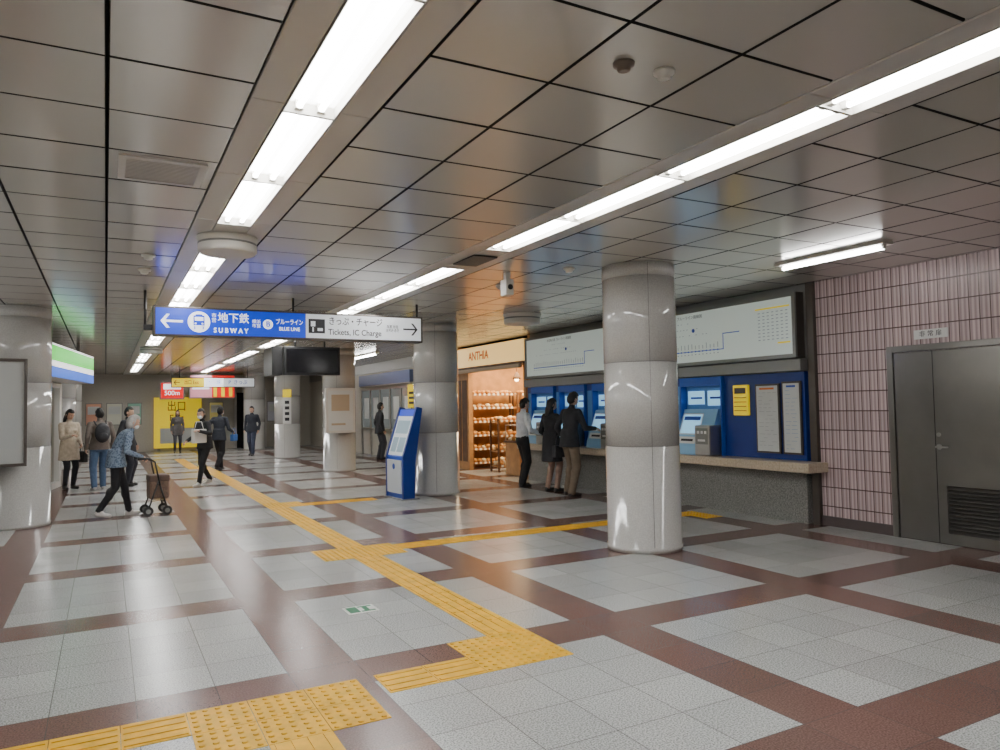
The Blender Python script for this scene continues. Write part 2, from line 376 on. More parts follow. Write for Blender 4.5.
# ------------------------------------------------------------ second sign (far), ad lightboxes
YS2=28
g=group('hanging_exit_sign',(3.3,YS2,2.6))
box('housing',2.02,4.85,YS2,YS2+.12,2.40,2.76,M_bronze,g)
box('face_1',2.05,3.1,YS2-.01,YS2,2.43,2.73,M_signyel,g); box('face_2',3.1,3.75,YS2-.01,YS2,2.43,2.73,M_signwhite,g); box('face_3',3.75,4.82,YS2-.01,YS2,2.43,2.73,M_signgrey,g)
arrow('arrow',2.2,YS2-.013,2.58,.2,False,M_ink,g); text('lettering_1','出口 Exit',.18,(2.68,YS2-.012,2.58),M_ink,g,sx=.7)
text('lettering_2','地下鉄',.18,(3.42,YS2-.012,2.58),M_signblue,g,sx=.9); text('lettering_3','P  きっぷ',.18,(4.25,YS2-.012,2.58),M_inkb,g,sx=.9)
for i,x in enumerate((2.3,4.6)): tube('hanger_rod_%d'%i,[(x,YS2+.06,2.76),(x,YS2+.06,CEIL)],.015,M_black,g)
YA=30.0
g=group('advert_lightbox',(2.2,YA,2.4)); box('case',1.78,2.62,YA,YA+.2,2.02,2.68,M_gmetal,g); box('face',1.82,2.58,YA-.01,YA,2.06,2.64,M_signred,g)
text('lettering','500m',.24,(2.2,YA-.012,2.25),M_signwhite,g); box('photo',1.9,2.5,YA-.014,YA-.01,2.4,2.6,M_signwhite,g); box('hanger',2.15,2.25,YA+.05,YA+.15,2.68,CEIL,M_gmetal,g)
g=group('advert_lightbox',(3.7,YA,2.4)); box('case',2.8,4.45,YA,YA+.2,2.05,2.95,M_gmetal,g); box('face_1',2.83,3.6,YA-.01,YA,2.08,2.92,mat('ad_pink',(.6,.25,.3),.4,emit=.5),g)
box('face_2',3.6,4.42,YA-.01,YA,2.08,2.92,M_signred,g); text('lettering','m',1.0,(4.0,YA-.012,2.42),M_signyel,g,bold=.02); box('stripe',2.9,3.5,YA-.013,YA-.01,2.4,2.6,M_signwhite,g); box('hanger',3.5,3.6,YA+.05,YA+.15,2.95,CEIL,M_gmetal,g)
g=group('yellow_billboard',(2.55,YF-.2,1.2)); box('board',1.68,3.42,YF-.15,YF-.05,.12,2.12,M_signyel,g); text('lettering_1','出口',.45,(2.5,YF-.152,1.75),M_ink,g,sx=.8); text('lettering_2','Exit',.35,(2.5,YF-.152,1.3),M_ink,g)
boxes('map',[(1.9,3.2,YF-.154,YF-.15,.3,.9)],M_paper,g); boxes('feet',[(1.8,1.9,YF-.3,YF-.05,0,.12),(3.2,3.3,YF-.3,YF-.05,0,.12)],M_gmetal,g)
for i,(x,w,c) in enumerate(((-1.1,.5,(.3,.5,.7)),(-.4,.5,(.6,.3,.2)),(.3,.5,(.6,.6,.5)),(1.0,.45,(.2,.4,.3)),(4.0,.5,(.7,.6,.2)),(6.3,.5,(.5,.5,.55)))):
    g=group('wall_poster',(x,YF,1.5)); box('frame',x-w/2-.03,x+w/2+.03,YF-.03,YF,1.07,1.93,M_gmetal,g); box('sheet',x-w/2,x+w/2,YF-.035,YF-.03,1.1,1.9,mat('poster_%d'%i,c,.5,emit=.1),g)
    box('print',x-w/2+.05,x+w/2-.05,YF-.037,YF-.035,1.5,1.8,M_paper,g)
g=group('door_2',(5.3,YF,0)); box('dark_passage_sheet',4.8,5.9,YF-.02,YF,0,2.3,M_dark,g); boxes('frame',[(4.7,4.8,YF-.06,YF,0,2.4),(5.9,6.0,YF-.06,YF,0,2.4),(4.8,5.9,YF-.06,YF,2.3,2.4)],M_steel,g)  # flat black sheet on the solid wall paints the passage's darkness
# ------------------------------------------------------------ monitor
g=group('hanging_monitor',(3.74,15,2.5))
box('screen_case',3.15,4.3,14.95,15.1,2.25,2.83,M_black,g,.01); box('panel',3.2,4.25,14.942,14.95,2.3,2.78,mat('screen_off',(.01,.01,.012),.12),g)
box('side_case',2.93,3.13,15.0,15.9,2.25,2.83,M_black,g,.01)
for i,x in enumerate((3.4,4.0)): tube('hanger_rod_%d'%i,[(x,15.05,2.8),(x,15.05,CEIL)],.02,M_black,g)
# ------------------------------------------------------------ info kiosk
def kiosk():
    g=lgroup('information_kiosk',(4.53,11.95,0),math.radians(4))
    def prism(name,prof,y0,y1,m):
        bm=bmesh.new(); A=[bm.verts.new((x,y0,z)) for x,z in prof]; B=[bm.verts.new((x,y1,z)) for x,z in prof]
        bm.faces.new(A); bm.faces.new(B[::-1]); n=len(prof)
        for i in range(n): bm.faces.new((A[i],B[i],B[(i+1)%n],A[(i+1)%n]))
        bmesh.ops.recalc_face_normals(bm,faces=bm.faces); return finish(name,bm,m,g)
    body=[(-.17,0),(.04,0),(.06,.6),(.20,1.54),(.10,1.56),(-.17,.72)]
    prism('side_near',body,-.36,-.31,M_blue); prism('side_far',body,.31,.36,M_blue)
    inner=[(-.15,.02),(.03,.02),(.05,.6),(.18,1.52),(.11,1.53),(-.15,.71)]
    prism('core',inner,-.31,.31,mat('kiosk_blue',(.015,.07,.42),.35))
    def face(name,t0,t1,y0,y1,m,off=.006):
        p=Vector((-.15,0,.71)); q=Vector((.11,0,1.53)); n=Vector((-(q-p).z,0,(q-p).x)).normalized()
        bm=bmesh.new(); a=p.lerp(q,t0)+n*off; b=p.lerp(q,t1)+n*off
        vs=[bm.verts.new((a.x,y0,a.z)),bm.verts.new((a.x,y1,a.z)),bm.verts.new((b.x,y1,b.z)),bm.verts.new((b.x,y0,b.z))]
        bm.faces.new(vs); finish(name,bm,m,g)
    face('panel',.03,.84,-.3,.3,mat('kiosk_panel',(.65,.70,.74),.3,emit=.3)); face('header',.85,.98,-.3,.3,M_signblue)
    for i,(a,b,c,d) in enumerate(((.1,.4,-.25,.0),(.1,.4,.04,.25),(.48,.75,-.25,.25))): face('print_%d'%i,a,b,c,d,mat('kiosk_print',(.35,.5,.6),.4),.008)
    box('front_panel',-.178,-.15,-.28,.28,.1,.66,mat('kiosk_front',(.55,.6,.66),.4),g)
    box('base',-.2,.12,-.38,.38,0,.02,M_gmetal,g)
    disc('info_mark',(-.18,0,.55),.05,M_inkb,g,'X')
kiosk()
# ------------------------------------------------------------ column notices
def curved(name,x,y,r,a0,a1,z0,z1,m,parent,n=14):
    bm=bmesh.new(); P=[]
    for i in range(n+1):
        a=a0+(a1-a0)*i/n; P.append([bm.verts.new((x+rr*math.cos(a),y+rr*math.sin(a),z)) for rr,z in((r,z0),(r,z1),(r-.03,z1),(r-.03,z0))])
    for i in range(n):
        for k in range(4): bm.faces.new((P[i][k],P[i+1][k],P[i+1][(k+1)%4],P[i][(k+1)%4]))
    bm.faces.new(P[0]); bm.faces.new(P[-1][::-1]); bmesh.ops.recalc_face_normals(bm,faces=bm.faces); return finish(name,bm,m,parent)
g=group('column_poster_case',(5.2,18.2,1.6))
box('case',4.72,5.45,17.66,17.80,.96,2.06,M_offw,g,.01); box('poster',4.78,5.39,17.652,17.66,1.02,2.0,M_paper,g); boxes('print',[(4.85,5.3,17.648,17.652,1.5,1.9),(4.85,5.2,17.648,17.652,1.15,1.2)],mat('print_tan',(.45,.36,.25),.5),g)
g=group('column_banner',(5.2,24.2,1.6)); curved('banner',5.2,24.2,.44,-2.1,-1.5,1.1,2.2,M_white,g)
curved('banner_top',5.2,24.2,.446,-2.1,-1.5,1.95,2.2,M_signyel,g); 
for i in range(4): curved('banner_mark_%d'%i,5.2,24.2,.448,-1.95,-1.65,1.2+.18*i,1.3+.18*i,M_ink,g,6)
# ------------------------------------------------------------ steel door
g=group('door_1',(XW,4.5,0)); X=XW
boxes('frame',[(X-.05,X,5.14,5.21,0,2.14),(X-.05,X,3.60,3.67,0,2.14),(X-.05,X,3.67,5.14,2.07,2.14)],M_doorst,g,.004)
box('leaf_small',X-.03,X,4.70,5.135,.01,2.065,M_doorst,g); 
boxes('leaf_large',[(X-.03,X,3.675,4.695,.62,2.065),(X-.03,X,3.675,4.695,.01,.12),(X-.03,X,4.60,4.695,.12,.62),(X-.03,X,3.675,3.78,.12,.62)],M_doorst,g)
box('seam',X-.0315,X-.02,4.694,4.701,.01,2.065,M_dark,g)
bm=bmesh.new()
for i in range(13):
    z=.125+i*.038
    vs=[bm.verts.new(p) for p in((X-.035,3.78,z),(X-.035,4.6,z),(X-.005,4.6,z+.03),(X-.005,3.78,z+.03))]; bm.faces.new(vs)
finish('louvre',bm,M_doorst,g); box('louvre_back',X-.004,X,3.78,4.6,.12,.62,M_dark,g)
bm=bmesh.new(); cone(bm,(X-.03,4.66,1.03),(X-.085,4.66,1.03),.012,.012); cone(bm,(X-.08,4.66,1.03),(X-.08,4.54,1.03),.010,.009); ball(bm,(X-.08,4.66,1.03),.012); finish('lever_handle',bm,M_steel,g)
disc('rose',(X-.03,4.66,1.03),.03,M_steel,g,'X',.006); disc('lock',(X-.03,4.66,1.16),.022,M_steel,g,'X',.008)
g=group('door_sign',(X,4.72,2.24)); box('plate',X-.012,X,4.53,4.90,2.2,2.30,M_white,g); text('lettering','非 常 扉',.07,(X-.014,4.715,2.25),M_ink,g,WR)
# ------------------------------------------------------------ ticket wall
box('trim_3',XW-.10,XW,6.3,13.2,0,.66,M_granite)
bm=bmesh.new(); addbox(bm,7.5,XW-.005,6.05,13.2,.66,.78)
finish('ticket_counter_ledge',bm,M_ledge,bevel=.012)
XP=XW-.08
Yc=[8.1,9.25,10.4,11.5,12.55]; hw=.43
segs=[]; prev=6.3
for y in Yc: segs.append((prev,y-hw)); prev=y+hw
segs.append((prev,13.2))
n=4
for a,b in segs:
    g=group('trim_%d'%n,(XP,(a+b)/2,1.4)); n+=1
    box('blue_panel',XP,XW,a+.001,b-.001,.785,1.92,M_blue,g)
    if n>5: box('light_strip',XP-.004,XP,a+.03,b-.03,.85,1.8,M_lblue,g)
box('trim_%d'%n,XW-.17,XW,6.28,13.2,1.93,2.08,M_gmetal,bevel=.006)
def machine(y):
    g=lgroup('ticket_vending_machine',(XW-.005,y,0))
    def prism(name,prof,y0,y1,m):
        bm=bmesh.new(); A=[bm.verts.new((x,y0,z)) for x,z in prof]; B=[bm.verts.new((x,y1,z)) for x,z in prof]
        bm.faces.new(A); bm.faces.new(B[::-1]); n=len(prof)
        for i in range(n): bm.faces.new((A[i],B[i],B[(i+1)%n],A[(i+1)%n]))
        bmesh.ops.recalc_face_normals(bm,faces=bm.faces); return finish(name,bm,m,g)
    sb=mat('surround_blue',(.01,.09,.5),.35)
    box('recess_back',-.02,0,-hw,hw,.785,1.92,M_lblue,g)
    boxes('surround',[(-.13,0,-hw,-hw+.03,.785,1.92),(-.13,0,hw-.03,hw,.785,1.92),(-.13,0,-hw+.03,hw-.03,1.79,1.92)],sb,g)
    prism('console',[(-.30,.785),(-.02,.785),(-.02,1.45),(-.07,1.45),(-.28,.9)],-.30,.40,mat('console_blue',(.25,.50,.74),.35))
    def onface(name,t0,t1,y0,y1,m,off=.004):
        p=Vector((-.28,0,.9)); q=Vector((-.07,0,1.45)); n=Vector((-(q-p).z,0,(q-p).x)).normalized()
        a=p.lerp(q,t0)+n*off; b=p.lerp(q,t1)+n*off; bm=bmesh.new()
        bm.faces.new([bm.verts.new(v) for v in((a.x,y0,a.z),(b.x,y0,b.z),(b.x,y1,b.z),(a.x,y1,a.z))]); finish(name,bm,m,g)
    onface('touch_screen',.35,.85,-.02,.36,M_cyan); onface('bezel',.32,.88,-.04,.38,M_white,.002); onface('card_slot_panel',.08,.26,0,.36,M_white)
    onface('slot',.14,.2,.05,.3,M_ink,.006); onface('screen_bar',.70,.80,.0,.34,M_inkb,.006)
    box('coin_unit',-.34,-.05,-.38,-.08,.785,1.22,M_steel,g,.02); box('coin_unit_face',-.344,-.34,-.35,-.11,.95,1.18,M_gmetal,g)
    boxes('coin_buttons',[(-.35,-.344,-.33+.07*i,-.29+.07*i,1.1,1.14) for i in range(3)]+[(-.35,-.344,-.3,-.16,.99,1.02)],M_white,g)
    boxes('instruction_panel',[(-.026,-.02,-.36,-.05,1.5,1.72),(-.026,-.02,.02,.36,1.52,1.72)],M_cyan,g)
    boxes('labels',[(-.03,-.026,-.32,-.1,1.6,1.63),(-.03,-.026,.06,.3,1.6,1.63)],M_inkb,g)
for y in Yc: machine(y)
g=group('notice_holder',(XP,7.33,1.5)); box('case',XP-.05,XP,7.2,7.46,1.36,1.78,M_signyel,g,.008); box('label',XP-.053,XP-.05,7.23,7.43,1.66,1.74,M_bronze,g); boxes('slots',[(XP-.054,XP-.05,7.22,7.44,1.42+.06*i,1.43+.06*i) for i in range(4)],M_bronze,g)
def poster(y0,y1,z0,z1,kind):
    g=group('framed_notice',(XP,(y0+y1)/2,(z0+z1)/2)); box('frame',XP-.03,XP,y0,y1,z0,z1,M_bronze,g,.004); box('sheet',XP-.034,XP-.03,y0+.025,y1-.025,z0+.025,z1-.025,M_paper,g)
    L=[]; z=z1-.12
    while z>z0+.06:
        yy=y1-.06
        while yy>y0+.09:
            w=random.uniform(.03,.10); w=min(w,yy-y0-.05)
            if random.random()<.7: L.append((XP-.036,XP-.034,yy-w,yy,z,z+.005))
            yy-=w+.03
        z-=.05
    boxes('print_text',L,mat('ink_light',(.38,.40,.41),.5) if kind==0 else mat('ink_lblue',(.28,.38,.55),.5),g); box('title',XP-.037,XP-.034,y0+.08,y1-.08,z1-.075,z1-.05,M_or if kind==0 else M_inkb,g)
poster(6.68,7.08,.86,1.78,0); poster(6.34,6.64,.86,1.8,1)
def routemap(y0,y1):
    z0,z1=2.12,2.92; x=XW-.14
    g=group('route_map_panel',(x,(y0+y1)/2,2.5))
    box('case',x,XW,y0,y1,z0-.02,z1+.02,M_bronze,g)
    boxes('frame',[(x-.03,x,y0,y1,z0-.02,z0+.03),(x-.03,x,y0,y1,z1-.03,z1+.02),(x-.03,x,y0,y0+.05,z0+.03,z1-.03),(x-.03,x,y1-.05,y1,z0+.03,z1-.03)],M_gmetal,g)
    box('backlit_sheet',x-.006,x,y0+.05,y1-.05,z0+.03,z1-.03,M_map,g)
    xa,xb=x-.009,x-.006
    blue=[];grey=[];oran=[]
    L=y1-y0; a=y1-.35; zz=2.30
    blue.append((xa,xb,y0+1.25,a,zz,zz+.012))
    blue.append((xa,xb,y0+1.25,y0+1.262,zz,zz+.22)); blue.append((xa,xb,y0+.95,y0+1.262,zz+.22,zz+.232))
    yy=a
    while yy>y0+1.3:
        blue.append((xa-.001,xa,yy-.010,yy+.010,zz-.006,zz+.018)); grey.append((xa,xb,yy-.005,yy+.005,zz+.04,zz+.04+random.uniform(.05,.09))); grey.append((xa,xb,yy-.012,yy+.012,zz-.045,zz-.033)); yy-=.075
    for k in range(3):
        z=2.55+.09*k; yy=a-.1-.3*k
        while yy>y0+1.5+.2*k:
            grey.append((xa,xb,yy-.012,yy+.012,z,z+.009)); yy-=random.choice((.07,.07,.14))
    for i in range(9):
        for k in range(7):
            grey.append((xa,xb,y0+.13+.075*k,y0+.165+.075*k,2.36+i*.045,2.37+i*.045))
    oran.append((xa,xb,y0+.1,y0+.66,2.77,2.79)); oran.append((xa,xb,y0+.1,y0+.3,2.3,2.32))
    boxes('route_lines',blue,M_rail,g); boxes('station_names',grey,mat('map_ink',(.32,.38,.42),.5),g); boxes('fare_table_header',oran,M_signyel,g)
    disc('line_badge',(xb,y0+L*.55,2.62),.03,M_inkb,g,'X'); text('title','市営地下鉄 ブルーライン路線図',.06,(x-.012,y0+L*.62,2.82),M_inkg,g,WR)
routemap(6.34,9.7); routemap(9.76,13.15)
# ------------------------------------------------------------ bakery
box('wall_bakery_back',10.8,11,13.3,16.8,0,CEIL,M_wood); box('wall_bakery_near',XW+.0,11,13.21,13.3,0,CEIL,M_wood); box('wall_bakery_far',XW,11,16.86,16.94,0,CEIL,M_wood)
box('ceiling_bakery',XW+.12,10.8,13.3,16.85,2.9,2.95,mat('warm_ceiling',(.8,.7,.5),.5))
g=group('shop_fascia_sign',(XW,15,2.75)); box('box',XW-.12,XW+.1,13.31,16.85,2.50,2.97,mat('fascia',(.8,.55,.22),.4,emit=1.0,ecol=(1,.64,.22)),g,.01)
box('lower_trim',XW-.13,XW+.12,13.31,16.85,2.44,2.5,M_wood2,g); text('lettering','ANTHIA',.28,(XW-.125,15.4,2.74),M_or,g,WR,bold=.006); box('blind_box',XW-.2,XW-.12,13.35,16.8,2.36,2.44,mat('awning',(.6,.5,.38),.6),g)
g=group('shop_front_frame',(XW,15,1.2))
boxes('posts',[(XW-.05,XW+.06,13.32,13.42,0,2.44),(XW-.05,XW+.06,16.1,16.82,0,2.44)],M_wood,g)
boxes('post_panels',[(XW-.06,XW-.05,16.2,16.45,.2,2.2),(XW-.06,XW-.05,16.52,16.78,.2,2.2)],M_wood2,g)
M_bread=mat('bread',(.6,.30,.08),.6,noise=.4,nscale=8); M_pack=mat('bread_bag',(.85,.7,.48),.4,noise=.3,nscale=12); M_tag=mat('price_tag',(.85,.85,.8),.5)
def shelf(x,y,w,h,levels,rz,name='bread_display_shelf'):
    g=lgroup(name,(x,y,0),rz)
    boxes('boards',[(-w/2,w/2,-.2,.2,.12+i*(h-.2)/(levels-1),.15+i*(h-.2)/(levels-1)) for i in range(levels)],M_wood,g)
    boxes('posts',[(sx*w/2-.02,sx*w/2+.02,sy*.2-.02,sy*.2+.02,0,h) for sx in(-1,1) for sy in(-1,1)],M_wood2,g)
    bm=bmesh.new()
    for i in range(levels):
        z=.15+i*(h-.2)/(levels-1)
        k=-w/2+.09
        while k<w/2-.06:
            for yy in(-.1,.08):
                r=random.uniform(.045,.075); ball(bm,(k,yy,z+r*.8),(r*1.0,r*1.2,r*.8),seg=8,mi=random.choice((0,0,1)))
            addbox(bm,k-.03,k+.03,.2,.205,z-.03,z+.02,2); addbox(bm,k-.03,k+.03,-.205,-.2,z-.03,z+.02,2)
            k+=.13
    finish('loaves',bm,[M_bread,M_pack,M_tag],g)
shelf(8.66,16.5,1.3,1.9,6,0); shelf(10.05,16.5,1.3,1.9,6,0); shelf(10.3,14.8,1.8,1.9,5,PI/2); shelf(8.5,15.3,.8,1.25,4,0)
g=group('pastry_display_counter',(8.4,14.3,0)); box('cabinet',8.0,8.8,13.95,14.6,0,.72,M_wood,g,.01); box('counter_top',7.97,8.83,13.92,14.63,.72,.76,M_wood2,g)
boxes('glass_case_frame',[(8.0,8.02,13.95,13.97,.76,1.1),(8.78,8.8,13.95,13.97,.76,1.1),(8.0,8.02,14.58,14.6,.76,1.1),(8.78,8.8,14.58,14.6,.76,1.1),(8.0,8.8,13.95,14.6,1.1,1.12)],M_steel,g)
bm=bmesh.new()
for i in range(6):
    for j in range(4): ball(bm,(8.08+.13*i,14.04+.15*j,.80),(.05,.06,.04),seg=8,mi=(i+j)%2)
finish('pastries',bm,[M_bread,M_pack],g)
g=group('price_board',(8.2,13.7,1.8)); box('board',8.05,8.09,13.45,13.75,1.55,1.95,M_white,g); boxes('marks',[(8.045,8.05,13.48,13.7,1.62+.08*i,1.65+.08*i) for i in range(4)],M_or,g); boxes('legs',[(8.06,8.08,13.47,13.49,0,1.55),(8.06,8.08,13.71,13.73,0,1.55)],M_wood2,g)
for i,(x,y) in enumerate(((8.6,14.2),(8.9,15.6),(9.8,14.8))):
    g=group('pendant_lamp',(x,y,2.3)); lathe('shade',[(.10,0),(.09,.06),(.03,.16),(.02,.18)],(x,y,2.2),M_wood2,g,24); bm=bmesh.new(); ball(bm,(x,y,2.2),.055); finish('bulb',bm,mat('warm_bulb',(1,.8,.5),.5,emit=18,ecol=(1,.72,.4)),g); tube('cord',[(x,y,2.38),(x,y,2.9)],.006,M_black,g)
la=bpy.data.lights.new('bakery_light','AREA'); la.energy=250; la.color=(1,.78,.48); la.shape='RECTANGLE'; la.size=2.2; la.size_y=2.6
lo=bpy.data.objects.new('bakery_light',la); lo.location=(9.2,15,2.86); C.objects.link(lo)
# ------------------------------------------------------------ right far wall features
g=group('blue_header_band',(XW,21.8,2.5)); box('case',XW-.14,XW-.002,19.8,24.6,2.30,2.66,mat('header_slate',(.10,.14,.30),.4),g); box('rim',XW-.15,XW-.002,19.8,24.6,2.27,2.30,M_steel,g)
g=group('service_counter_front',(XW,22,1)); box('glass',XW-.03,XW-.002,19.8,24.6,.9,2.15,mat('office_glass',(.2,.22,.22),.1,emit=.06,ecol=(.7,.8,.8)),g)
boxes('mullions',[(XW-.06,XW-.002,19.8+.96*i-.03,19.8+.96*i+.03,.0,2.2) for i in range(6)]+[(XW-.06,XW-.002,19.8,24.6,.82,.9),(XW-.06,XW-.002,19.8,24.6,2.15,2.2)],M_steel,g)
boxes('posters',[(XW-.035,XW-.03,20.0+.96*i,20.5+.96*i,1.2,1.9) for i in range(5)],M_paper,g)
g=group('yellow_notice_sign',(7.6,19.4,1.9)); box('board',7.55,7.62,18.9,19.5,1.55,2.2,M_signyel,g); box('bracket',7.62,XW,19.15,19.25,1.8,1.9,M_steel,g); boxes('marks',[(7.545,7.55,19.0,19.4,1.65+.14*i,1.72+.14*i) for i in range(3)],M_ink,g)
g=group('stair_handrail',(6.2,28,0))
for k in range(2): tube('rail_%d'%k,[(6.2,27.0,.95-.35*k),(6.2,30.5,.95-.35*k)],.022,M_steel,g)
for k in range(5): tube('post_%d'%k,[(6.2,27.0+.875*k,0),(6.2,27.0+.875*k,.97)],.022,M_steel,g)
boxes('bars',[(6.19,6.21,27.1+.175*k,27.12+.175*k,.1,.6) for k in range(20)],M_gmetal,g)
# ------------------------------------------------------------ convenience store (left)
rz=math.atan2(4.2,.66)
g=lgroup('convenience_store_sign',(-.9,14.1,0),rz)
box('housing',0,4.25,.01,.5,2.2,2.78,M_offw,g)
M_sw=mat('store_white',(.9,.9,.9),.4,emit=1.3); M_sb=mat('store_blue',(.0,.08,.5),.4,emit=.9,ecol=(.0,.12,.75))
box('stripe_white_top',0,4.25,-.005,.01,2.75,2.78,M_sw,g); box('stripe_green',0,4.25,-.005,.01,2.48,2.75,M_green,g); box('stripe_white',0,4.25,-.005,.01,2.38,2.48,M_sw,g); box('stripe_blue',0,4.25,-.005,.01,2.2,2.38,M_sb,g)
boxes('hangers',[(.3,.36,.2,.26,2.78,CEIL),(3.9,3.96,.2,.26,2.78,CEIL)],M_gmetal,g)
g=lgroup('convenience_store_front',(-1.35,14.1,0),rz)
boxes('posts',[(x,x+.1,.15,.25,0,2.2) for x in(.1,1.4,2.7,4.1)]+[(.1,4.2,.15,.25,0,.12),(.1,4.2,.15,.25,2.1,2.2)],M_white,g)
boxes('end_wall',[(.0,.1,.15,3.5,0,2.9),(4.2,4.3,.15,3.5,0,2.9)],mat('store_panel',(.55,.54,.5),.4),g)
box('interior_wall',.1,4.2,1.2,1.25,0,2.2,mat('store_inside_glow',(.75,.75,.72),.5,emit=.9),g)  # the wall itself glows, standing in for the store's lighting
bm=bmesh.new()
for k in range(5):
    addbox(bm,.2,4.1,.9,1.2,.3+.38*k,.32+.38*k,0)
    for j in range(34):
        h=random.uniform(.12,.26); addbox(bm,.22+j*.113,.31+j*.113,.95,1.15,.32+.38*k,.32+.38*k+h,random.choice((1,2,3,4)))
finish('shelves',bm,[M_white,mat('goods_r',(.6,.1,.08),.5),mat('goods_g',(.1,.4,.15),.5),mat('goods_y',(.7,.55,.1),.5),mat('goods_b',(.1,.2,.5),.5)],g)
# ------------------------------------------------------------ PEOPLE
SKIN=mat('skin',(.56,.34,.24),.5); EYE=mat('eye_dark',(.02,.015,.012),.3); LIP=mat('lip',(.40,.14,.12),.5); EYEW=mat('eye_white',(.75,.73,.7),.3)
HB=mat('hair_black',(.012,.010,.009),.45,bump=.4,nscale=60); HG=mat('hair_grey',(.42,.41,.39),.6,bump=.4,nscale=60); MASK=mat('face_mask',(.7,.74,.78),.7)
def ik(a,b,l1,l2,pole):
    d=b-a; L=min(d.length,(l1+l2)*.998); dn=d.normalized(); x=(l1*l1-l2*l2+L*L)/(2*L); h=math.sqrt(max(0,l1*l1-x*x))
    p=(pole-dn*pole.dot(dn)).normalized(); return a+dn*x+p*h, a+dn*L
def remesh(bm,vox,smooth=4):
    me=bpy.data.meshes.new('tmp'); bm.to_mesh(me); bm.free(); o=bpy.data.objects.new('tmp',me); C.objects.link(o)
    r=o.modifiers.new('r','REMESH'); r.mode='VOXEL'; r.voxel_size=vox
    s=o.modifiers.new('s','SMOOTH'); s.factor=.5; s.iterations=smooth
    dg=bpy.context.evaluated_depsgraph_get(); m2=bpy.data.meshes.new_from_object(o.evaluated_get(dg)); bpy.data.objects.remove(o); bpy.data.meshes.remove(me)
    for p in m2.polygons: p.use_smooth=True
    return m2
def make_hand(par,name,w,d,n,t,s,curl):
    d=d.normalized(); n=(n-d*n.dot(d)).normalized(); t2=d.cross(n); t=t2 if t2.dot(t)>0 else -t2
    bm=bmesh.new(); R=Matrix((t,d,n)).transposed()
    ball(bm,w+d*.045*s,(.040*s,.055*s,.017*s),R,12); cone(bm,w-d*.02*s,w+d*.03*s,.026*s,.026*s,10)
    for i,(o,L) in enumerate(((.029,.072),(.010,.082),(-.010,.076),(-.028,.060))):
        p=w+(d*.078+t*o)*s; ang=.15; r=.0088*s
        ball(bm,p,r*1.1,seg=8)
        for k,f in enumerate((.45,.32,.23)):
            ang+=curl*(.6 if k==0 else .8); dd=(d*math.cos(ang)+n*math.sin(ang)+t*(o*1.2)).normalized(); q=p+dd*L*f*s
            cone(bm,p,q,r,r*.9,8); ball(bm,q,r*.92,seg=8); p=q; r*=.9
    p=w+(d*.025+t*.032)*s; q=p+(d*.7+t*.6+n*.35).normalized()*.036*s; q2=q+(d*.85+t*.15+n*.5).normalized()*.03*s
    ball(bm,p,.013*s,seg=8); cone(bm,p,q,.0125*s,.011*s,8); ball(bm,q,.011*s,seg=8); cone(bm,q,q2,.0105*s,.009*s,8); ball(bm,q2,.0092*s,seg=8)
    me=remesh(bm,.0045,1); me.materials.clear(); me.materials.append(SKIN); o=bpy.data.objects.new(name,me); link(o,par)
